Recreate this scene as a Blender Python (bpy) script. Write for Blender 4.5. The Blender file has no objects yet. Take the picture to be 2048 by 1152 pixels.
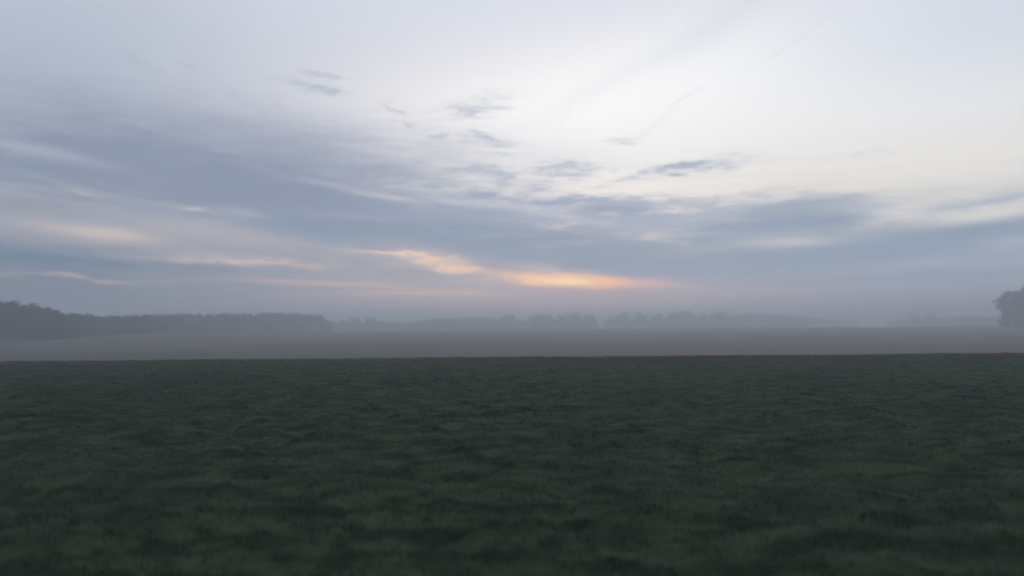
import bpy, math
import numpy as np
from mathutils import Matrix, Vector

R = math.radians
rng = np.random.default_rng(7)
sc = bpy.context.scene
COL = sc.collection
PI = math.pi

# ------------------------------------------------------------------ camera
F = 1547.0                       # focal length in pixels of the 2048 px wide photograph
CAM_H = 2.5
PITCH, ROLL = R(2.9), R(-0.45)
RM = Matrix.Rotation(PI / 2 + PITCH, 3, 'X') @ Matrix.Rotation(ROLL, 3, 'Z')


def sky_dir(px, py):
    d = RM @ Vector(((px - 1024) / F, (576 - py) / F, -1.0))
    d.normalize()
    return d


def azel(px, py):
    d = sky_dir(px, py)
    return math.atan2(d.x, d.y), math.asin(d.z)


cd = bpy.data.cameras.new('camera')
cam = bpy.data.objects.new('camera', cd)
COL.objects.link(cam)
cd.sensor_width = 36
cd.lens = 36 * F / 2048
cd.clip_start, cd.clip_end = 0.1, 20000
cam.matrix_world = Matrix.Translation((0, 0, CAM_H)) @ RM.to_4x4()
cd.dof.use_dof = True
cd.dof.focus_distance = 30
cd.dof.aperture_fstop = 0.25
cd.dof.aperture_ratio = 2.0
sc.camera = cam

# ------------------------------------------------------------------ render
sc.render.engine = 'CYCLES'
sc.view_settings.view_transform = 'Standard'
sc.view_settings.look = 'None'
sc.view_settings.exposure = 0
sc.view_settings.gamma = 1
c = sc.cycles
c.use_denoising = True
try:
    c.denoiser = 'OPENIMAGEDENOISE'
except Exception:
    pass
c.max_bounces = 6
c.diffuse_bounces = 3
c.glossy_bounces = 2
c.transmission_bounces = 2
c.volume_bounces = 3
c.transparent_max_bounces = 8


# ------------------------------------------------------------------ node helper
def lin(r, g, b):
    f = lambda v: (v / 255 / 12.92) if v <= 10.3 else (((v / 255) + 0.055) / 1.055) ** 2.4
    return (f(r), f(g), f(b))


class NT:
    def __init__(s, tree):
        s.t = tree
        s.n = tree.nodes
        s.l = tree.links

    def new(s, typ, **kw):
        nd = s.n.new(typ)
        for k, v in kw.items():
            setattr(nd, k, v)
        return nd

    def put(s, sock, v):
        if isinstance(v, bpy.types.NodeSocket):
            s.l.new(v, sock)
        elif v is not None:
            if sock.type == 'RGBA' and len(v) == 3:
                v = (*v, 1)
            sock.default_value = v

    def m(s, op, a, b=None, c=None, clamp=False):
        nd = s.new('ShaderNodeMath', operation=op, use_clamp=clamp)
        for i, v in enumerate((a, b, c)):
            if v is not None:
                s.put(nd.inputs[i], v)
        return nd.outputs[0]

    def v(s, op, a, b=None, c=None, scale=None):
        nd = s.new('ShaderNodeVectorMath', operation=op)
        for i, v in enumerate((a, b, c)):
            if v is not None:
                s.put(nd.inputs[i], v)
        if scale is not None:
            s.put(nd.inputs['Scale'], scale)
        return nd.outputs['Value' if op in ('DOT_PRODUCT', 'LENGTH') else 'Vector']

    def xyz(s, x, y, z):
        nd = s.new('ShaderNodeCombineXYZ')
        for i, v in enumerate((x, y, z)):
            s.put(nd.inputs[i], v)
        return nd.outputs[0]

    def sep(s, v):
        nd = s.new('ShaderNodeSeparateXYZ')
        s.put(nd.inputs[0], v)
        return nd.outputs

    def mix(s, f, a, b, blend='MIX'):
        nd = s.new('ShaderNodeMix', data_type='RGBA', blend_type=blend)
        nd.clamp_factor = True
        s.put(nd.inputs[0], f)
        s.put(nd.inputs[6], a)
        s.put(nd.inputs[7], b)
        return nd.outputs[2]

    def noise(s, vec, scale, detail=4, rough=0.55, dist=0.0, color=False):
        nd = s.new('ShaderNodeTexNoise')
        s.put(nd.inputs['Vector'], vec)
        nd.inputs['Scale'].default_value = scale
        nd.inputs['Detail'].default_value = detail
        nd.inputs['Roughness'].default_value = rough
        nd.inputs['Distortion'].default_value = dist
        return nd.outputs['Color' if color else 0]

    def ramp(s, f, a, b, smooth=True):
        nd = s.new('ShaderNodeMapRange', interpolation_type='SMOOTHSTEP' if smooth else 'LINEAR')
        s.put(nd.inputs[0], f)
        nd.inputs[1].default_value = a
        nd.inputs[2].default_value = b
        return nd.outputs[0]


# ------------------------------------------------------------------ world: dusk sky
SUN_AZ, SUN_EL = azel(1150, 566)
w = bpy.data.worlds.new('World')
sc.world = w
w.use_nodes = True
w.node_tree.nodes.clear()
n = NT(w.node_tree)
tc = n.new('ShaderNodeTexCoord').outputs['Generated']
D = n.v('NORMALIZE', tc)
dx, dy, dz = n.sep(D)
az = n.m('ARCTAN2', dx, dy)
el = n.m('ARCSINE', dz)
# cloud noise lives on direction, stretched along the horizon as a flat deck seen edge-on
wn = n.noise(n.v('MULTIPLY', D, (3.0, 3.0, 15.0)), 1.6, 5, 0.55, color=True)
wv = n.v('SUBTRACT', wn, (0.5, 0.5, 0.5))
wx, wy, wz = n.sep(wv)
fine = n.m('SUBTRACT', n.noise(n.v('MULTIPLY', D, (5.0, 5.0, 34.0)), 2.6, 7, 0.62, 0.6), 0.5)
shred_ = n.m('SUBTRACT', n.noise(n.v('MULTIPLY', D, (9.0, 9.0, 52.0)), 3.2, 7, 0.66, 0.5), 0.5)
shred = n.m('ADD', shred_, n.m('MULTIPLY', fine, 0.4))
fine = n.m('MULTIPLY_ADD', shred_, 0.6, fine)
streak = n.m('SUBTRACT', n.noise(n.v('MULTIPLY', D, (2.4, 2.4, 60.0)), 1.7, 4, 0.5, 0.4), 0.5)
# warped coordinates in homogeneous form (az, el, 1)
PX = 1.0 / F


def warped(ax, ay):
    return n.xyz(n.m('MULTIPLY_ADD', wx, ax * PX, az), n.m('MULTIPLY_ADD', wy, ay * PX, el), 1.0)


P0 = n.xyz(az, el, 1.0)
P1 = warped(80, 22)
P2 = warped(170, 50)
shv = n.v('SUBTRACT', n.noise(n.v('MULTIPLY', D, (9.0, 9.0, 40.0)), 2.2, 5, 0.6, color=True), (0.5, 0.5, 0.5))
hx, hy, hz = n.sep(shv)
P3 = n.xyz(n.m('MULTIPLY_ADD', hx, 110 * PX, az), n.m('MULTIPLY_ADD', hy, 40 * PX, el), 1.0)
WARP = {0: P0, 1: P1, 2: P2, 3: P3}

sky = n.new('ShaderNodeTexSky', sky_type='NISHITA')
sky.sun_disc = False
sky.sun_elevation = max(SUN_EL, R(2.0))
sky.sun_rotation = SUN_AZ
sky.air_density = 1.0
sky.dust_density = 2.0
clear = n.v('SCALE', sky.outputs[0], scale=0.03)

# open sky: the clear dusk air behind a thin even veil of high cloud
up = n.ramp(el, R(8), R(75))
front = n.m('MULTIPLY_ADD', n.m('COSINE', az), 0.5, 0.5)
veil = n.mix(up, lin(206, 210, 222), lin(168, 178, 198))
veil = n.mix(n.m('SUBTRACT', 1.0, front), veil, lin(130, 140, 160))
open_sky = n.v('ADD', n.v('SCALE', veil, scale=0.96), clear)
LAYERS = []
HAZE_DENSITY, HAZE_TOP = 0.0022, 30.0
AIRLIGHT = (0.255, 0.270, 0.305)


def through_haze(rgb, E):
    """sky colour above the mist that is seen as rgb from down in it"""
    T = math.exp(-0.85 * HAZE_DENSITY * (HAZE_TOP - CAM_H) / math.sin(max(E, R(1.9))))
    return tuple(max(0.03, (v - h * (1 - T)) / T) for v, h in zip(rgb, AIRLIGHT))


def layer(px, py, rx, ry, rgb, a, rot=0.0, k=1, warp=1, rag=0.0):
    """one soft bank of cloud or light: centre and radii given as sky angles"""
    A, E = azel(px, py)
    sx = math.cos(A) ** 1.2
    t = R(rot) - ROLL
    rx_, ry_ = rx * PX * sx, ry * PX * sx
    cut = 2.3 if k == 1 else 1.55
    ex = cut * math.hypot(rx_ * math.cos(t), ry_ * math.sin(t)) + R(1.2)
    ey = cut * math.hypot(rx_ * math.sin(t), ry_ * math.cos(t)) + R(0.6)
    LAYERS.append(dict(A=A, E=E, rx=rx_, ry=ry_, t=t, rgb=through_haze(lin(*rgb), E), a=a, k=k, warp=warp, rag=rag,
                       box=(A - ex, A + ex, E - ey, E + ey)))


def paint(n, cur, L, src):
    ct, st = math.cos(L['t']), math.sin(L['t'])
    A, E, rx_, ry_ = L['A'], L['E'], L['rx'], L['ry']
    P = src['P%d' % L['warp']]
    q1 = n.v('DOT_PRODUCT', P, (ct / rx_, st / rx_, -(A * ct + E * st) / rx_))
    q2 = n.v('DOT_PRODUCT', P, (-st / ry_, ct / ry_, -(-A * st + E * ct) / ry_))
    r2 = n.m('MULTIPLY_ADD', q2, q2, n.m('MULTIPLY', q1, q1))
    if L['rag']:
        r2 = n.m('MAXIMUM', n.m('MULTIPLY_ADD', src['shred' if L['warp'] == 3 else 'fine'], (3.0 if L['warp'] == 3 else 2.3) * L['rag'], r2), 0.0)
    if L['k'] != 1:
        r2 = n.m('POWER', r2, float(L['k']))
    return n.mix(n.m('MULTIPLY', n.m('POWER', 0.36788, r2), L['a']), cur, L['rgb'])


#@SKY
# broad light of the open sky
layer(1000, -20, 1000, 140, (216, 222, 235), 0.7, warp=0)
layer(1240, 240, 560, 165, (255, 255, 255), 0.95, rot=6, warp=0)
layer(1700, 250, 700, 150, (238, 237, 236), 0.75, warp=0)
layer(1800, 345, 620, 70, (230, 225, 217), 0.65, warp=0)
layer(60, 60, 460, 260, (178, 187, 203), 0.75, warp=0)
layer(2000, 40, 460, 130, (205, 214, 229), 0.55, warp=0)
layer(60, 190, 330, 150, (176, 182, 198), 0.5, rot=-6, warp=1, rag=1.0)
# low grey murk towards the horizon
layer(1024, 640, 4200, 150, (150, 153, 163), 0.95, k=2, warp=1, rag=0.5)
layer(-60, 600, 800, 200, (129, 136, 147), 0.75, warp=1)
# left bank
layer(600, 280, 460, 66, (178, 183, 197), 0.8, rot=-5, warp=1, rag=0.6)
layer(340, 302, 470, 76, (149, 157, 174), 0.82, rot=-10, warp=1, rag=0.6)
layer(640, 345, 340, 60, (160, 167, 183), 0.85, rot=-12, warp=1, rag=0.6)
layer(460, 385, 470, 72, (138, 147, 168), 0.97, rot=-9, k=2, warp=1, rag=0.7)
layer(40, 345, 260, 38, (138, 150, 168), 0.85, rot=-10, k=2, warp=1, rag=0.6)
layer(700, 440, 360, 46, (142, 151, 170), 0.9, rot=-9, k=2, warp=1, rag=0.9)
layer(610, 462, 150, 22, (134, 148, 170), 0.8, rot=-9, k=2, warp=1, rag=0.9)
layer(70, 430, 330, 50, (148, 153, 167), 0.88, rot=-6, warp=1, rag=0.8)
layer(450, 495, 420, 40, (154, 157, 168), 0.8, rot=-5, warp=1, rag=0.7)
layer(60, 512, 300, 26, (120, 136, 154), 0.85, rot=-3, warp=1, rag=0.6)
layer(400, 345, 330, 84, (142, 151, 171), 0.6, rot=-5, warp=1, rag=0.6)
layer(250, 400, 260, 40, (146, 153, 170), 0.5, rot=-4, warp=1, rag=0.8)
# centre and right bank
layer(1010, 445, 300, 60, (152, 163, 182), 0.9, rot=-6, k=2, warp=1, rag=1.2)
layer(1120, 505, 560, 40, (144, 156, 172), 0.95, rot=-5, k=2, warp=1, rag=0.7)
layer(1420, 445, 300, 46, (164, 172, 189), 0.9, rot=-2, k=2, warp=1, rag=1.2)
layer(1250, 412, 150, 15, (158, 168, 186), 0.8, rot=-4, k=2, warp=1, rag=1.2)
layer(1490, 505, 500, 46, (151, 160, 174), 0.9, rot=-1, k=2, warp=1, rag=0.7)
layer(1870, 484, 460, 42, (144, 157, 175), 0.97, rot=3, k=2, warp=1, rag=0.6)
layer(1630, 430, 130, 38, (138, 152, 173), 1.0, rot=1, k=3, warp=1, rag=0.45)
layer(1500, 455, 160, 26, (148, 160, 179), 0.8, rot=6, k=2, warp=1, rag=1.0)
layer(1700, 560, 620, 56, (150, 159, 175), 0.8, warp=1, rag=0.6)
layer(1870, 395, 340, 20, (204, 203, 203), 0.55, warp=1, rag=0.6)
layer(1760, 415, 60, 16, (186, 190, 200), 0.6, warp=1, rag=1.2)
layer(1790, 424, 46, 10, (206, 203, 202), 0.7, warp=1, rag=1.2)
layer(1985, 401, 110, 7, (168, 177, 190), 0.6, rot=9, warp=1, rag=0.8)
layer(1985, 428, 120, 13, (216, 213, 207), 0.8, rot=5, warp=1, rag=0.6)
# gaps with light behind
layer(1580, 483, 74, 10, (206, 201, 197), 0.8, rot=-2, warp=1, rag=0.9)
layer(1600, 474, 180, 22, (176, 180, 190), 0.5, warp=1, rag=1.2)
layer(1340, 468, 90, 8, (190, 190, 200), 0.6, rot=0, warp=1, rag=1.2)
layer(1400, 500, 70, 8, (178, 180, 190), 0.4, rot=2, warp=1, rag=1.2)
layer(1830, 530, 160, 8, (168, 173, 184), 0.5, rot=4, warp=1, rag=0.9)
layer(2020, 485, 70, 16, (176, 180, 190), 0.6, rot=4, warp=1, rag=0.9)
layer(205, 468, 105, 12, (218, 201, 190), 0.95, rot=-4, warp=1, rag=0.7)
layer(130, 455, 150, 24, (176, 174, 182), 0.5, rot=-2, warp=1, rag=0.7)
layer(420, 466, 190, 22, (178, 175, 181), 0.75, rot=-7, warp=1, rag=1.2)
layer(500, 525, 160, 6, (208, 190, 184), 0.85, rot=-2, warp=3, rag=1.0)
layer(440, 512, 130, 12, (184, 174, 178), 0.6, rot=-5, warp=1, rag=0.9)
layer(170, 557, 150, 4.5, (184, 172, 170), 0.65, rot=-2, warp=3, rag=1.0)
layer(80, 300, 140, 13, (176, 180, 193), 0.55, rot=-9, warp=1, rag=0.6)
layer(180, 384, 130, 6, (168, 171, 182), 0.45, rot=-14, warp=1, rag=0.8)
layer(160, 388, 34, 4, (188, 184, 186), 0.7, rot=-12, warp=1, rag=0.6)
layer(340, 412, 110, 5, (176, 176, 185), 0.45, rot=-8, warp=1, rag=0.9)
layer(376, 417, 26, 4, (194, 190, 192), 0.7, rot=4, warp=1, rag=0.6)
layer(480, 424, 52, 10, (168, 173, 186), 0.7, rot=-8, warp=1, rag=1.0)
layer(740, 388, 130, 7, (184, 186, 196), 0.5, rot=-12, warp=1, rag=1.6)
layer(790, 398, 52, 4, (204, 199, 198), 0.55, rot=-8, warp=1, rag=0.7)
layer(850, 382, 70, 5, (200, 200, 205), 0.6, rot=-5, warp=1, rag=1.2)
layer(700, 432, 130, 6, (164, 169, 183), 0.6, rot=-4, warp=1, rag=1.0)
layer(910, 405, 70, 6, (196, 196, 204), 0.6, rot=-8, warp=1, rag=1.4)
layer(1010, 412, 120, 7, (200, 202, 210), 0.5, rot=-6, warp=1, rag=1.4)
layer(1140, 434, 110, 7, (196, 197, 206), 0.6, rot=-10, warp=1, rag=1.2)
# glow round the hidden sun
layer(1080, 590, 420, 30, (184, 168, 170), 0.5, rot=-1, warp=1, rag=0.5)
layer(880, 520, 110, 18, (200, 184, 180), 0.65, rot=-12, warp=1, rag=1.2)
layer(815, 510, 92, 5.5, (232, 206, 188), 0.9, rot=-6, warp=3, rag=1.0)
layer(905, 535, 66, 9, (240, 208, 182), 0.88, rot=-9, warp=3, rag=2.0)
layer(1000, 534, 62, 12, (158, 162, 175), 0.9, rot=-18, warp=1, rag=0.6)
layer(1140, 564, 160, 15, (222, 182, 168), 0.6, rot=-3, k=2, warp=1, rag=0.7)
layer(1105, 558, 92, 13, (250, 204, 168), 0.9, rot=-6, warp=3, rag=1.0)
layer(1222, 566, 78, 6.5, (248, 188, 160), 0.85, rot=-1, warp=3, rag=0.8)
layer(1130, 566, 50, 5.5, (255, 226, 174), 0.95, rot=-2, warp=1, rag=0.5)
layer(1320, 571, 60, 4, (206, 178, 174), 0.6, rot=-1, warp=1, rag=0.5)
layer(1140, 591, 300, 10, (168, 159, 165), 0.9, rot=0, warp=0)
layer(680, 570, 200, 5, (196, 176, 172), 0.75, rot=-3, warp=1, rag=0.7)
layer(880, 588, 160, 5, (202, 178, 170), 0.65, rot=-1, warp=1, rag=0.7)
layer(1060, 613, 560, 26, (180, 166, 170), 0.4, warp=1)
# small dark scraps
for (x, y, rx, ry, a, ro) in (
        (648, 181, 34, 6, .75, -2), (588, 163, 40, 5, .6, -2), (640, 152, 28, 4, .5, 0), (690, 158, 30, 3, .25, -10),
        (804, 247, 28, 4, .7, -10), (788, 213, 24, 5, .6, -22), (950, 214, 56, 16, .75, 8), (945, 228, 40, 5, .5, 6),
        (952, 268, 28, 9, .8, -20), (985, 280, 42, 8, .9, -8), (385, 128, 18, 5, .55, -8),
        (272, 120, 46, 5, .4, -18), (95, 80, 50, 5, .3, -14), (1248, 284, 26, 6, .6, 0), (1130, 332, 56, 13, .75, -2),
        (1150, 350, 60, 9, .7, 8), (1090, 372, 50, 8, .75, 2), (970, 345, 60, 11, .7, 0), (990, 356, 40, 8, .6, -10),
        (1415, 329, 75, 11, .95, 4), (1370, 336, 70, 7, .6, 12), (1280, 350, 55, 6, .7, 12), (1148, 391, 34, 6, .8, 0),
        (1735, 303, 28, 4, .3, 0), (880, 272, 16, 3, .5, 0), (1010, 305, 22, 3, .4, 0), (480, 200, 26, 8, .25, -20),
        (1900, 412, 160, 9, .35, 7), (1240, 400, 110, 9, .75, -1), (870, 362, 120, 10, .5, -8), (1500, 388, 120, 10, .35, 4),
        (1060, 395, 90, 8, .5, -4)):
    layer(x, y, rx, ry, (164, 175, 192), 0.8 * a, rot=ro, warp=3, rag=2.6)
# old vapour trails
for (x, y, rx, ry, a, ro) in ((1270, 135, 260, 20, .15, 24), (1440, 55, 140, 30, .15, 30), (1125, 242, 44, 2.5, .20, 53),
                              (1365, 197, 46, 3, .28, 27), (1310, 250, 70, 7, .15, 33), (1600, 75, 150, 4, .12, 28)):
    layer(x, y, rx, ry, (196, 203, 216), a, rot=ro, warp=0, rag=0.5)
#@ENDSKY
# the banks are laid over the open sky sector by sector (a sector only holds the banks that reach into it)
band = n.m('MULTIPLY', n.ramp(el, R(16), R(6)), n.m('MULTIPLY_ADD', streak, 0.22, n.m('MULTIPLY', fine, 0.16)))
grain = n.m('ADD', band, 1.0)


INPUTS = {'P0': P0, 'P1': P1, 'P2': P2, 'P3': P3, 'fine': fine, 'shred': shred, 'open': open_sky, 'grain': grain}


def sector(a0, a1, e0, e1, broad=False):
    gt = bpy.data.node_groups.new('sky_sector', 'ShaderNodeTree')
    for k in INPUTS:
        gt.interface.new_socket(k, in_out='INPUT', socket_type='NodeSocketFloat' if k in ('fine', 'shred', 'grain') else 'NodeSocketVector')
    gt.interface.new_socket('sky', in_out='OUTPUT', socket_type='NodeSocketShader')
    g = NT(gt)
    src = {o.name: o for o in g.new('NodeGroupInput').outputs if o.name}
    cur = src['open']
    for L in LAYERS:
        b = L['box']
        if broad and max(L['rx'], L['ry']) < 280 * PX:
            continue
        if b[1] < a0 or b[0] > a1 or b[3] < e0 or b[2] > e1:
            continue
        cur = paint(g, cur, L, src)
    bg = g.new('ShaderNodeBackground')
    g.put(bg.inputs['Color'], cur if broad else g.v('SCALE', cur, scale=src['grain']))
    bg.inputs['Strength'].default_value = 1.0
    g.l.new(bg.outputs[0], g.new('NodeGroupOutput').inputs[0])
    inst = n.new('ShaderNodeGroup', node_tree=gt)
    for k, v in INPUTS.items():
        n.l.new(v, inst.inputs[k])
    return inst.outputs[0]


def either(test, yes, no):
    nd = n.new('ShaderNodeMixShader')
    n.put(nd.inputs[0], test)
    n.l.new(no, nd.inputs[1])
    n.l.new(yes, nd.inputs[2])
    return nd.outputs[0]


def rows(a0, a1):
    es = [R(-2.5), R(3.2), R(6.2), R(10.2), R(30)]
    sh = sector(a0, a1, es[-2], es[-1])
    for i in range(len(es) - 3, -1, -1):
        sh = either(n.m('LESS_THAN', el, es[i + 1]), sector(a0, a1, es[i], es[i + 1]), sh)
    return sh


cols = [R(v) for v in (-44, -22, -10, -2, 6, 18, 44)]
sh = rows(cols[-2], cols[-1])
for i in range(len(cols) - 3, -1, -1):
    sh = either(n.m('LESS_THAN', az, cols[i + 1]), rows(cols[i], cols[i + 1]), sh)
inside = n.m('MULTIPLY', n.m('MULTIPLY', n.m('LESS_THAN', n.m('ABSOLUTE', az), R(44)), n.m('LESS_THAN', el, R(30))), n.m('GREATER_THAN', el, R(-2.5)))
sh = either(inside, sh, sector(-9, 9, -9, 9, True))
n.l.new(sh, n.new('ShaderNodeOutputWorld').inputs[0])

sl = bpy.data.lights.new('sun', 'SUN')
sl.energy = 0.12
sl.angle = R(12)
sl.color = (1.0, 0.78, 0.6)
so = bpy.data.objects.new('sun', sl)
COL.objects.link(so)
sd = Vector((math.sin(SUN_AZ) * math.cos(SUN_EL), math.cos(SUN_AZ) * math.cos(SUN_EL), math.sin(SUN_EL)))
so.rotation_euler = sd.to_track_quat('Z', 'Y').to_euler()
so.location = (0, 0, 60)


# ------------------------------------------------------------------ helpers for objects
def mesh_obj(name, verts, faces, mat, parent=None, smooth=False, attrs=None):
    me = bpy.data.meshes.new(name)
    if isinstance(faces, tuple):          # (loop vertex indices, loop starts, loop totals)
        li, ls, lt = faces
        me.vertices.add(len(verts))
        me.vertices.foreach_set('co', np.ascontiguousarray(verts, dtype=np.float32).ravel())
        me.loops.add(len(li))
        me.loops.foreach_set('vertex_index', np.ascontiguousarray(li, dtype=np.int32))
        me.polygons.add(len(ls))
        me.polygons.foreach_set('loop_start', np.ascontiguousarray(ls, dtype=np.int32))
        me.polygons.foreach_set('loop_total', np.ascontiguousarray(lt, dtype=np.int32))
        me.update(calc_edges=True)
        me.validate()
    else:
        me.from_pydata([tuple(v) for v in verts], [], [tuple(f) for f in faces])
    if smooth:
        me.polygons.foreach_set('use_smooth', np.ones(len(me.polygons), dtype=bool))
    for k, arr in (attrs or {}).items():
        at = me.attributes.new(k, 'FLOAT', 'POINT')
        at.data.foreach_set('value', np.ascontiguousarray(arr, dtype=np.float32))
    me.materials.append(mat)
    o = bpy.data.objects.new(name, me)
    COL.objects.link(o)
    if parent:
        o.parent = parent
    return o


def tag(o, label=None, cat=None, group=None, kind=None):
    if label:
        o['label'] = label
    if cat:
        o['category'] = cat
    if group:
        o['group'] = group
    if kind:
        o['kind'] = kind
    return o


def material(name, rough=0.85, spec=0.2):
    m = bpy.data.materials.new(name)
    m.use_nodes = True
    b = m.node_tree.nodes['Principled BSDF']
    b.inputs['Roughness'].default_value = rough
    b.inputs['Specular IOR Level'].default_value = spec
    return m, NT(m.node_tree), b


# value noise in numpy for the lie of the land
_tab = rng.random((256, 256))


def vnoise(x, y):
    xi, yi = np.floor(x).astype(int), np.floor(y).astype(int)
    fx, fy = x - xi, y - yi
    fx, fy = fx * fx * (3 - 2 * fx), fy * fy * (3 - 2 * fy)
    g = lambda a, b: _tab[a & 255, b & 255]
    return (g(xi, yi) * (1 - fx) + g(xi + 1, yi) * fx) * (1 - fy) + (g(xi, yi + 1) * (1 - fx) + g(xi + 1, yi + 1) * fx) * fy - 0.5


def fbm(x, y, o=4):
    s, a = 0, 1.0
    for i in range(o):
        s = s + a * vnoise(x * 2 ** i + 17.3 * i, y * 2 ** i + 5.1 * i)
        a *= 0.5
    return s


def sm(x, a, b):
    t = np.clip((x - a) / (b - a), 0, 1)
    return t * t * (3 - 2 * t)


CREST = 61.0


def crest_y(x):
    return CREST + 2.4 * vnoise(x / 30 + 3, x * 0 + .5) + 1.4 * vnoise(x / 7, x * 0 + 9) + 0.7 * vnoise(x / 2.1, x * 0 + 4)


def ridge_y(x):
    return 330 + 260 * sm(x, -260, 100)


def ridge_z(x):
    return CAM_H - ridge_y(x) * np.tan(R(0.30) - R(0.12) * sm(x, -200, 150)) + 0.35 * vnoise(x / 60, x * 0 + 2)


def tuft(x, y):
    """how tall and dense the pasture stands at a point, 0 to 1"""
    a = sm(fbm(x / 0.95 + 40, y / 0.75 + 11, 3), 0.14, 0.70)
    b = sm(fbm(x / 6.0 + 5, y / 4.5, 2), -0.45, 0.45)
    return a * (0.25 + 0.75 * b)


def mound(x, y):
    """grazed hummocks and hoof hollows"""
    f = fbm(x / 0.75 + 7, y / 0.58 + 3, 3)
    return np.where(f < 0, f * 1.3, f * 0.8)


def height(x, y):
    near = 0.10 * fbm(x / 9, y / 9, 3) + 0.16 * mound(x, y) + 0.06 * tuft(x, y)
    near = near * sm(np.abs(y), 900, 100) * sm(np.abs(x), 700, 100)
    yr, zr = ridge_y(x), ridge_z(x)
    cy = crest_y(x)
    z = near * (1 - sm(y, cy + 2, cy + 15))
    z = z - 3.6 * sm(y, cy + 1, 118)
    t = np.clip((y - 118) / (yr - 118), 0, 1)
    rise = (zr + 3.6) * (t ** 1.15)
    z = z + np.where(y > 118, rise, 0)
    over = sm(y, yr, yr + 160)
    z = z - over * (zr + 2.5)
    z = z + 0.35 * sm(y, 118, 170) * fbm(x / 60, y / 60, 2)
    return z


# ------------------------------------------------------------------ ground
def axis(lo, hi, step, far, grow=1.10):
    a = list(np.arange(lo, hi + 1e-6, step))
    d, x = step, a[-1]
    while x < far:
        d *= grow
        x += d
        a.append(x)
    d, x = step, a[0]
    b = []
    while x > -far:
        d *= grow
        x -= d
        b.append(x)
    return np.array(b[::-1] + a)


xs = axis(-56, 56, 0.22, 2900)
ys = axis(5.0, 66, 0.16, 2900)
ys = ys[ys > -2900]
SEAM = int(np.argmin(np.abs(ys - 74)))


def sheet(name, ys, mat):
    X, Y = np.meshgrid(xs, ys)
    Z = height(X, Y)
    V = np.stack([X, Y, Z], -1).reshape(-1, 3)
    ny, nx = X.shape
    i = (np.arange(ny - 1)[:, None] * nx + np.arange(nx - 1)[None]).ravel()
    q = np.stack([i, i + 1, i + nx + 1, i + nx], 1)
    return mesh_obj(name, V, (q.ravel(), np.arange(len(q)) * 4, np.full(len(q), 4)), mat, smooth=True)


def grass_color(nt, pos, rnd=None):
    big = nt.noise(pos, 0.10, 3)
    mid = nt.noise(nt.v('MULTIPLY', pos, (1, 1.5, 1)), 0.9, 4, 0.6)
    a = nt.mix(nt.ramp(mid, 0.35, 0.65), GRASS_A, GRASS_B)
    a = nt.mix(nt.m('MULTIPLY', nt.ramp(big, 0.45, 0.68), 0.55), a, GRASS_C)
    rank_shade = nt.noise(nt.v('MULTIPLY', pos, (0.75, 1.3, 1)), 1.1, 5, 0.62, 0.4)
    a = nt.mix(nt.m('MULTIPLY', nt.ramp(rank_shade, 0.51, 0.61), 0.74), a, (0.014, 0.022, 0.012))  # coarse darker grass, plus shade between tufts put into the colour as random patches
    dry = nt.noise(nt.v('MULTIPLY', pos, (1, 1.6, 1)), 0.33, 3, 0.6)
    a = nt.mix(nt.m('MULTIPLY', nt.ramp(dry, 0.58, 0.74), 0.55), a, GRASS_D)
    return a


GRASS_A, GRASS_B = (0.030, 0.047, 0.023), (0.070, 0.096, 0.046)
GRASS_C, GRASS_D = (0.022, 0.054, 0.028), (0.062, 0.062, 0.032)

m_turf, nt, b = material('turf', 0.95, 0.1)
pos = nt.new('ShaderNodeNewGeometry').outputs['Position']
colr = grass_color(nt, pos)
soil = nt.noise(pos, 2.3, 5, 0.65)
colr = nt.mix(nt.m('MULTIPLY', nt.ramp(soil, 0.5, 0.75), 0.5), colr, (0.030, 0.027, 0.018))
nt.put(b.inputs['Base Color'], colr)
bm_ = nt.new('ShaderNodeBump')
bm_.inputs['Strength'].default_value = 0.6
bm_.inputs['Distance'].default_value = 0.05
nt.put(bm_.inputs['Height'], nt.noise(pos, 9, 5, 0.7))
nt.l.new(bm_.outputs[0], b.inputs['Normal'])
tag(sheet('ground', ys[:SEAM + 1], m_turf), kind='structure')

m_plough, nt, b = material('ploughed_earth', 0.95, 0.1)
pos = nt.new('ShaderNodeNewGeometry').outputs['Position']
e1 = nt.noise(nt.v('MULTIPLY', pos, (0.25, 1, 1)), 0.05, 5, 0.6)
e2 = nt.noise(nt.v('MULTIPLY', pos, (0.12, 1.6, 1)), 0.5, 4, 0.6)
colr = nt.mix(nt.ramp(e1, 0.35, 0.68), (0.130, 0.092, 0.060), (0.180, 0.130, 0.086))
colr = nt.mix(nt.m('MULTIPLY', nt.ramp(e2, 0.38, 0.62), 0.7), colr, (0.05, 0.055, 0.042))
nt.put(b.inputs['Base Color'], colr)
tag(sheet('ploughed_field', ys[SEAM:], m_plough), kind='structure')


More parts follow.
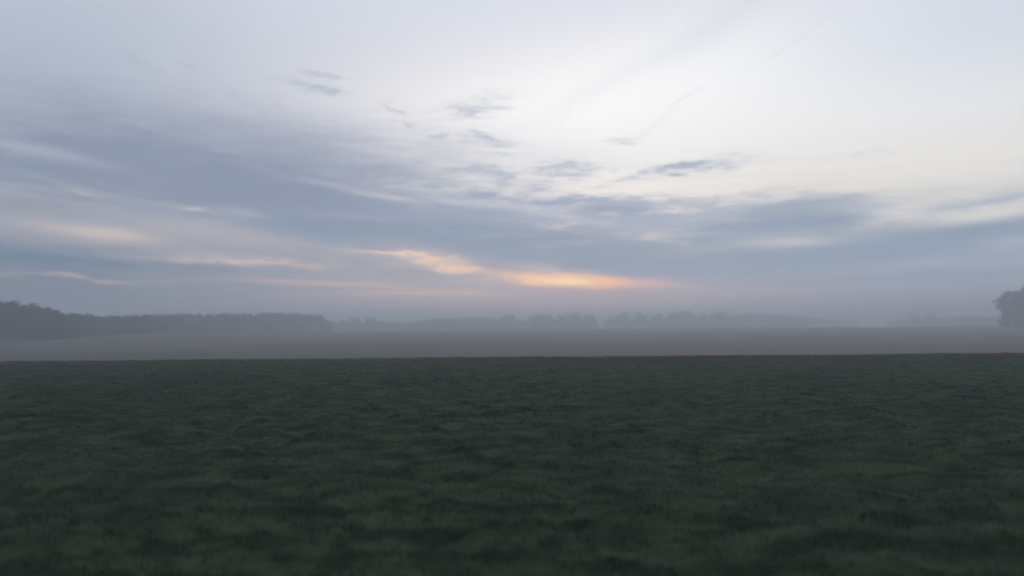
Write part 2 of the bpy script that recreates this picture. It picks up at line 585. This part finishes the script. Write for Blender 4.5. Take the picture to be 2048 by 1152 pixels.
# ------------------------------------------------------------------ grass
def blades(x, y, hgt, wid, lean=0.55):
    k = len(x)
    z = height(x, y) - 0.015
    th = rng.random(k) * 2 * PI
    la = rng.random(k) * 2 * PI
    ln = hgt * lean * (0.3 + rng.random(k))
    sx, sy = np.cos(th) * wid * .5, np.sin(th) * wid * .5
    dx_, dy_ = np.cos(la) * ln, np.sin(la) * ln
    B = np.stack([x, y, z], 1)
    S = np.stack([sx, sy, 0 * sx], 1)
    M = B + np.stack([dx_ * .35, dy_ * .35, hgt * .6], 1)
    T = B + np.stack([dx_, dy_, hgt * (1 - 0.25 * rng.random(k))], 1)
    V = np.stack([B - S, B + S, M + S * .8, M - S * .8, T], 1).reshape(-1, 3)
    o = np.arange(k)[:, None] * 5
    li = (o + np.array([[0, 1, 2, 3, 3, 2, 4]])).ravel()
    ls = (np.arange(k)[:, None] * 7 + np.array([[0, 4]])).ravel()
    lt = np.tile([4, 3], k)
    return V, (li, ls, lt), np.repeat(rng.random(k), 5)


def scatter(y0, y1, dens):
    """random points over the strip of pasture between two distances, wider than the view"""
    W = lambda y: 0.80 * y + 5
    k = int(dens * 2 * (W(y1)) * (y1 - y0))
    x, y = (rng.random(k) * 2 - 1) * W(y1), y0 + rng.random(k) * (y1 - y0)
    keep = np.abs(x) < W(y)
    return x[keep], y[keep]


gx, gy = [], []
for (a, b_, dn) in ((4.5, 8, 2300), (8, 12, 1900), (12, 17, 1200), (17, 24, 700), (24, 33, 380), (33, 44, 210), (44, 63, 130)):
    x, y = scatter(a, b_, dn)
    gx.append(x)
    gy.append(y)
x, y = np.concatenate(gx), np.concatenate(gy)
keep = y < crest_y(x) + 0.6
x, y = x[keep], y[keep]
tf = tuft(x, y)
keep = rng.random(len(x)) < 0.66 + 0.34 * tf
x, y, tf = x[keep], y[keep], tf[keep]
hg = (0.034 + 0.055 * tf) * (0.6 + 0.8 * rng.random(len(x))) * (1 - 0.45 * sm(y, CREST - 8, CREST - 1))
wd = np.maximum(0.010, y * 0.00075) * (0.7 + 0.6 * rng.random(len(x)))
V, Fc, rn = blades(x, y, hg, wd, 1.25)


def blade_mat(name, fn):
    m, nt, b = material(name, 0.75, 0.25)
    pos = nt.new('ShaderNodeNewGeometry').outputs['Position']
    at = nt.new('ShaderNodeAttribute')
    at.attribute_name = 'rnd'
    colr = fn(nt, pos)
    sc_ = nt.m('MULTIPLY_ADD', at.outputs['Fac'], 0.36, 0.80)
    nt.put(b.inputs['Base Color'], nt.v('SCALE', colr, scale=sc_))
    return m


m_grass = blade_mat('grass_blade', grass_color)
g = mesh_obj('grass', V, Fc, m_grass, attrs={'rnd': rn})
tag(g, 'dark green tussocky pasture grass filling the whole foreground field', 'grass', kind='stuff')

k = 48000
x = -14 + rng.random(k) ** 0.8 * 84
y = crest_y(x) - 0.4 - np.abs(rng.normal(0, 3.2, k)) + 0.8 * rng.random(k)
keep = (rng.random(k) < sm(x, -16, 12)) & (vnoise(x / 3.0, y / 1.5) > -0.22)
x, y = x[keep], y[keep]
hg = 0.07 + 0.11 * rng.random(len(x)) + 0.10 * sm(fbm(x / 2, y, 2), 0.1, 0.6)
V, Fc, rn = blades(x, y, hg, 0.03 + 0.03 * rng.random(len(x)), 0.4)
m_dry = blade_mat('dry_blade', lambda nt, pos: nt.mix(nt.ramp(nt.noise(pos, 0.4, 3), 0.35, 0.65), (0.170, 0.115, 0.076), (0.120, 0.092, 0.058)))
g = mesh_obj('dry_grass', V, Fc, m_dry, attrs={'rnd': rn})
tag(g, 'thin strip of brown dry grass along the far edge of the green pasture', 'grass', kind='stuff')

# ------------------------------------------------------------------ trees
m_bark, nt, b = material('bark', 0.9, 0.1)
pos = nt.new('ShaderNodeTexCoord').outputs['Object']
nt.put(b.inputs['Base Color'], nt.mix(nt.noise(nt.v('MULTIPLY', pos, (4, 4, 0.8)), 1.5, 4), (0.030, 0.025, 0.020), (0.07, 0.06, 0.05)))
m_leaf, nt, b = material('tree_leaves', 0.8, 0.15)
pos = nt.new('ShaderNodeTexCoord').outputs['Object']
at = nt.new('ShaderNodeAttribute')
at.attribute_name = 'rnd'
colr = nt.mix(nt.noise(pos, 0.5, 3), (0.030, 0.040, 0.022), (0.055, 0.058, 0.034))
nt.put(b.inputs['Base Color'], nt.v('SCALE', colr, scale=nt.m('MULTIPLY_ADD', at.outputs['Fac'], 0.6, 0.7)))


def tube(pts, rad, sides=6):
    pts = np.array(pts, float)
    V, Q = [], []
    for i, p in enumerate(pts):
        t = pts[min(i + 1, len(pts) - 1)] - pts[max(i - 1, 0)]
        t /= np.linalg.norm(t) + 1e-9
        u = np.cross(t, (0.31, 0.95, 0.1))
        u /= np.linalg.norm(u)
        v = np.cross(t, u)
        for s_ in range(sides):
            a = 2 * PI * s_ / sides
            V.append(p + rad[i] * (u * math.cos(a) + v * math.sin(a)))
        if i:
            for s_ in range(sides):
                Q.append([(i - 1) * sides + s_, (i - 1) * sides + (s_ + 1) % sides, i * sides + (s_ + 1) % sides, i * sides + s_])
    return np.array(V), np.array(Q)


def grow_tree(seed, spread=0.36, first=0.22, nlimb=9, leaves=2600, leaf=0.034, round_=1.0, low=0, fill=0):
    """unit-height tree: returns wood (V, Q) and crown (V, Q, rnd)"""
    g = np.random.default_rng(seed)
    WV, WQ, off = [], [], 0

    def add(p, r, s_=6):
        nonlocal off
        v, q = tube(p, r, s_)
        WV.append(v)
        WQ.append(q + off)
        off += len(v)

    bend = g.normal(0, 0.02, (6, 2))
    tr = [(bend[i, 0] * i / 3, bend[i, 1] * i / 3, z) for i, z in enumerate((0, .12, .26, .42, .62, .82))]
    add(tr, [.026, .020, .017, .013, .008, .003], 8)
    cl = []                                    # clump centres, radii
    for j in range(nlimb):
        f = first + (0.74 - first) * (j + g.random() * .6) / nlimb
        a = j * 2.4 + g.random() * .8
        reach = spread * (1 - 0.55 * max(0, (f - .35)) / .4) * (0.75 + 0.45 * g.random())
        if f < .3:
            reach *= .85
        b0 = np.array([np.interp(f, [t[2] for t in tr], [t[k_] for t in tr]) for k_ in (0, 1, 2)])
        rise = 0.10 + 0.16 * g.random()
        e = b0 + np.array([math.cos(a) * reach, math.sin(a) * reach, rise])
        mid = (b0 + e) / 2 + np.array([0, 0, -0.02]) + g.normal(0, .015, 3)
        add([b0, mid, e], [.009, .006, .002], 5)
        for t in (0.45, 0.75, 1.0):
            c_ = b0 + (e - b0) * t
            cl.append((c_ + g.normal(0, .02, 3), (0.075 + 0.06 * g.random()) * round_))
            if g.random() < .8:
                e2 = c_ + g.normal(0, 0.085, 3) + np.array([0, 0, .05])
                add([c_, (c_ + e2) / 2 + g.normal(0, .008, 3), e2], [.004, .003, .001], 4)
                cl.append((e2, 0.06 + 0.045 * g.random()))
    for z in (.66, .76, .84, .90):
        cl.append((np.array([*g.normal(0, .05, 2), z]), (0.10 - 0.06 * (z - .66) / .24) * round_))
    for j in range(low):
        a, q = g.random() * 6.28, spread * (0.25 + 0.6 * g.random())
        cl.append((np.array([math.cos(a) * q, math.sin(a) * q, 0.05 + 0.22 * g.random()]), 0.085 + 0.03 * g.random()))
    for j in range(fill):
        d_ = g.normal(0, 1, 3)
        d_ /= np.linalg.norm(d_)
        cl.append((np.array([0, 0, .52]) + d_ * np.array([spread, spread, .40]) * (0.72 + .16 * g.random()), 0.10 + 0.03 * g.random()))
    rr = np.array([r for _, r in cl])
    p = rr ** 2 / (rr ** 2).sum()
    pick = g.choice(len(cl), leaves, p=p)
    cen = np.array([cl[i][0] for i in pick])
    d = g.normal(0, 1, (leaves, 3))
    d /= np.linalg.norm(d, axis=1)[:, None]
    rad = rr[pick] * (g.random(leaves) ** 0.45) * (1 + 0.25 * g.normal(0, 1, leaves) ** 2 * .3)
    C_ = cen + d * rad[:, None] * np.array([1.1, 1.1, .85])
    C_[:, 2] = np.clip(C_[:, 2], .05, .995)
    u = g.normal(0, 1, (leaves, 3))
    u /= np.linalg.norm(u, axis=1)[:, None]
    v = np.cross(u, g.normal(0, 1, (leaves, 3)))
    v /= np.linalg.norm(v, axis=1)[:, None]
    s_ = leaf * (0.5 + 0.8 * g.random(leaves))[:, None]
    LV = np.stack([C_ - u * s_, C_ - v * s_ * .6, C_ + u * s_, C_ + v * s_ * .6], 1).reshape(-1, 3)
    LQ = np.arange(leaves * 4).reshape(-1, 4)
    return (np.concatenate(WV), np.concatenate(WQ)), (LV, LQ, np.repeat(g.random(leaves), 4))


KINDS = {
    'broad': grow_tree(1, .40, .14, 14, 5200, .024, 1.15, low=9),
    'round': grow_tree(2, .44, .10, 22, 17000, .027, 1.3, low=16, fill=60),
    'tall': grow_tree(3, .30, .16, 12, 4200, .024, 1.1, low=8),
    'thin': grow_tree(5, .40, .20, 12, 1800, .020, 1.1, low=4),
    'bushy': grow_tree(8, .44, .05, 16, 5200, .026, 1.25, low=14),
}


def quads(Q):
    return (Q.ravel(), np.arange(len(Q)) * 4, np.full(len(Q), 4))


PROTO = {}


def place(px, d):
    A, _ = azel(px, 655)
    return d * math.tan(A), d


def top_z(px, py, d):
    A, E = azel(px, py)
    return CAM_H + d / math.cos(A) * math.tan(E)


def gz(x, y):
    return float(height(np.array([x]), np.array([y]))[0])


def tree(kind, px, py, d, label, group, cat='tree', widen=1.0, name=None, top=None):
    """one tree as a thing: an empty at its foot with trunk and crown; repeats share the meshes"""
    x, y = place(px, d)
    z = gz(x, y) - 0.2
    h = (top if top else top_z(px, py, d)) - z
    root = bpy.data.objects.new(name or (kind + '_tree'), None)
    COL.objects.link(root)
    root.location = (x, y, z)
    root.rotation_euler = (0, 0, rng.random() * 6.28)
    root.scale = (h * widen, h * widen, h)
    root.empty_display_size = 0.2
    tag(root, label, cat, group)
    if kind not in PROTO:
        (wv, wq), (lv, lq, lr) = KINDS[kind]
        t = mesh_obj('trunk', wv, quads(wq), m_bark, root, smooth=True)
        c_ = mesh_obj('crown', lv, quads(lq), m_leaf, root, attrs={'rnd': lr})
        PROTO[kind] = (t, c_)
    else:
        for p in PROTO[kind]:
            q = p.copy()
            COL.objects.link(q)
            q.parent = root
    return root


def woodland(line, label, step, depth, kinds, name='woodland'):
    """a far wood that reads as one mass: crowns and stems joined, kept under a skyline given as (px, py, distance)"""
    lx = [l[0] for l in line]
    VV, QQ, RR, MM, off = [], [], [], [], 0
    for row in range(depth):
        px = lx[0] + step * .5 * rng.random()
        while px < lx[-1]:
            jp = px + rng.normal(0, step * .2)
            py = np.interp(jp, lx, [l[1] for l in line]) + abs(rng.normal(0, 2.4)) - 1.0 + (0.8 if row else 0)
            d = np.interp(jp, lx, [l[2] for l in line]) * (1 + 0.045 * row) + rng.normal(0, 6)
            x, y = place(jp, d)
            z = gz(x, y) - .2
            h = top_z(jp, py, d) - z
            (wv, wq), (lv, lq, lr) = KINDS[kinds[rng.integers(len(kinds))]]
            a = rng.random() * 6.28
            wdn = 1.0 + .25 * rng.random()
            M = np.array([[math.cos(a), -math.sin(a), 0], [math.sin(a), math.cos(a), 0], [0, 0, 1]]) @ np.diag([h * wdn, h * wdn, h])
            for (v, q, r, mi) in ((wv, wq, np.zeros(len(wv)), 0), (lv, lq, lr, 1)):
                VV.append(v @ M.T + np.array([x, y, z]))
                QQ.append(q + off)
                RR.append(r)
                MM.append(np.full(len(q), mi))
                off += len(v)
            px += step * (0.7 + .6 * rng.random())
    o = mesh_obj(name, np.concatenate(VV), quads(np.concatenate(QQ)), m_bark, attrs={'rnd': np.concatenate(RR)})
    o.data.materials.append(m_leaf)
    o.data.polygons.foreach_set('material_index', np.concatenate(MM).astype(np.int32))
    tag(o, label, 'wood', kind='stuff')
    return o


#@TREES
# big round tree cut by the right edge
tree('round', 2066, 569, 450, 'large dark rounded tree cut off by the right edge of the picture', None, widen=1.48, name='large_tree')
# tall trees of the near wood on the far left
for (kd, px, py, d, lb) in (
        ('broad', -22, 598, 280, 'tallest dark tree of the near wood, cut by the left edge'),
        ('tall', 8, 602, 280, 'dark tree at the left edge, top of the sloping skyline'),
        ('broad', 42, 607, 284, 'dark tree second from the left edge in the sloping near wood'),
        ('tall', 74, 613, 288, 'dark tree halfway down the sloping end of the near wood'),
        ('bushy', 104, 620, 292, 'lowest dark tree at the right foot of the sloping near wood'),
        ('broad', 172, 627, 330, 'darker rounded crown standing up left of the long even wood')):
    tree(kd, px, py, d, lb, 'dark trees of the near wood', name='woodland_tree')
woodland(((-160, 603, 290), (0, 606, 290), (60, 613, 294), (110, 624, 300), (150, 629, 325), (240, 632, 350), (300, 630, 385)),
         'dark hazy wood filling the left end of the horizon', 15, 3, ['broad', 'bushy', 'tall'])
woodland(((300, 630, 400), (340, 628, 430), (470, 627, 500), (540, 626, 540), (600, 627, 575), (628, 629, 600), (645, 636, 620), (662, 643, 640)),
         'long flat topped wood in blue haze left of centre', 17, 3, ['broad', 'bushy', 'tall'])
woodland(((655, 643, 800), (690, 641, 820), (770, 643, 850), (830, 645, 850)),
         'low pale strip of wood between the two longer woods', 12, 2, ['broad', 'bushy'])
for (px, py) in ((712, 636), (742, 635)):
    tree('broad', px, py, 790, ('left' if px < 730 else 'right') + ' of two rounded crowns above the low pale strip of wood', 'two crowns in the low strip', name='rounded_tree')
woodland(((836, 644, 820), (850, 639, 820), (890, 636, 830), (940, 635, 840), (1000, 637, 850), (1050, 640, 880)),
         'smooth topped pale grey wood rising just left of the sun glow', 14, 3, ['bushy', 'broad'])
tree('round', 1016, 629, 860, 'single pale crown rising above the right end of the smooth topped wood', None, name='rounded_tree')
for (px, py, lb) in ((1072, 629, 'first pale crown of the gapped row below the sun glow'), (1092, 627, 'second pale crown of the gapped row below the sun glow'),
                     (1122, 630, 'third, lowest pale crown of the row below the sun glow'), (1150, 626, 'tallest pale crown of the row below the sun glow'),
                     (1178, 629, 'last pale crown before the gap below the sun glow')):
    tree('broad', px, py, 820, lb, 'row of crowns below the sun glow', name='hazy_tree', widen=1.05)
woodland(((1060, 642, 850), (1190, 642, 850)), 'low pale scrub at the foot of the row below the sun glow', 12, 1, ['bushy'])
for (px, py, lb) in ((1222, 634, 'small low crown just right of the gap in the pale row'), (1245, 625, 'pale crown at the left end of the long faint row'),
                     (1282, 624, 'pale crown second along the long faint row right of the gap'), (1318, 627, 'lower pale crown dipping between its neighbours in the faint row'),
                     (1352, 622, 'left of a pair of tall faint crowns right of the sun glow'), (1374, 621, 'right of a pair of tall faint crowns right of the sun glow'),
                     (1405, 627, 'low faint crown between the tall pair and the tall single one'), (1440, 621, 'tall single faint crown past the pair right of the sun glow')):
    tree('broad' if px % 4 else 'bushy', px, py, 900, lb, 'long faint row right of the sun glow', name='hazy_tree', widen=1.05)
woodland(((1216, 641, 950), (1450, 632, 950), (1480, 627, 950), (1550, 627, 960), (1600, 632, 1000), (1650, 637, 1100), (1720, 641, 1250)),
         'very faint wood sinking into the mist right of the sun glow', 13, 2, ['broad', 'bushy'])
for (px, py, lb) in ((1832, 624, 'faint thin crowned tree at the left of the pair near the large tree'), (1862, 622, 'faint thin crowned tree at the right of the pair near the large tree')):
    tree('thin', px, py, 850, lb, 'faint pair left of the large tree', name='misty_tree', widen=1.1)
woodland(((1780, 640, 1000), (1900, 633, 880), (1960, 630, 820), (2080, 630, 800)), 'faint low hedge line of trees left of the large dark tree', 13, 2, ['bushy', 'thin'], name='hedgerow')
#@ENDTREES

# ------------------------------------------------------------------ air
zs = [float(height(*np.meshgrid(xs, ys)).min())]
bx0, bx1 = float(xs[0]) - 40, float(xs[-1]) + 40
by0, by1 = float(ys[0]) - 40, float(ys[-1]) + 40
zb = zs[0] - 1.0
hv = [(x, y, z) for z in (zb, HAZE_TOP) for y in (by0, by1) for x in (bx0, bx1)]
hf = [(0, 2, 3, 1), (4, 5, 7, 6), (0, 1, 5, 4), (2, 6, 7, 3), (0, 4, 6, 2), (1, 3, 7, 5)]
mh = bpy.data.materials.new('haze_air')
mh.use_nodes = True
t = mh.node_tree
t.nodes.clear()
pv = t.nodes.new('ShaderNodeVolumePrincipled')
pv.inputs['Color'].default_value = (0.865, 0.935, 1.0, 1)
pv.inputs['Density'].default_value = HAZE_DENSITY
pv.inputs['Density Attribute'].default_value = ''
pv.inputs['Anisotropy'].default_value = 0.55
t.links.new(pv.outputs[0], t.nodes.new('ShaderNodeOutputMaterial').inputs['Volume'])
try:
    mh.cycles.homogeneous_volume = True
except Exception:
    pass
tag(mesh_obj('haze', hv, hf, mh), kind='stuff', label='thin grey evening mist lying over the fields', cat='mist')
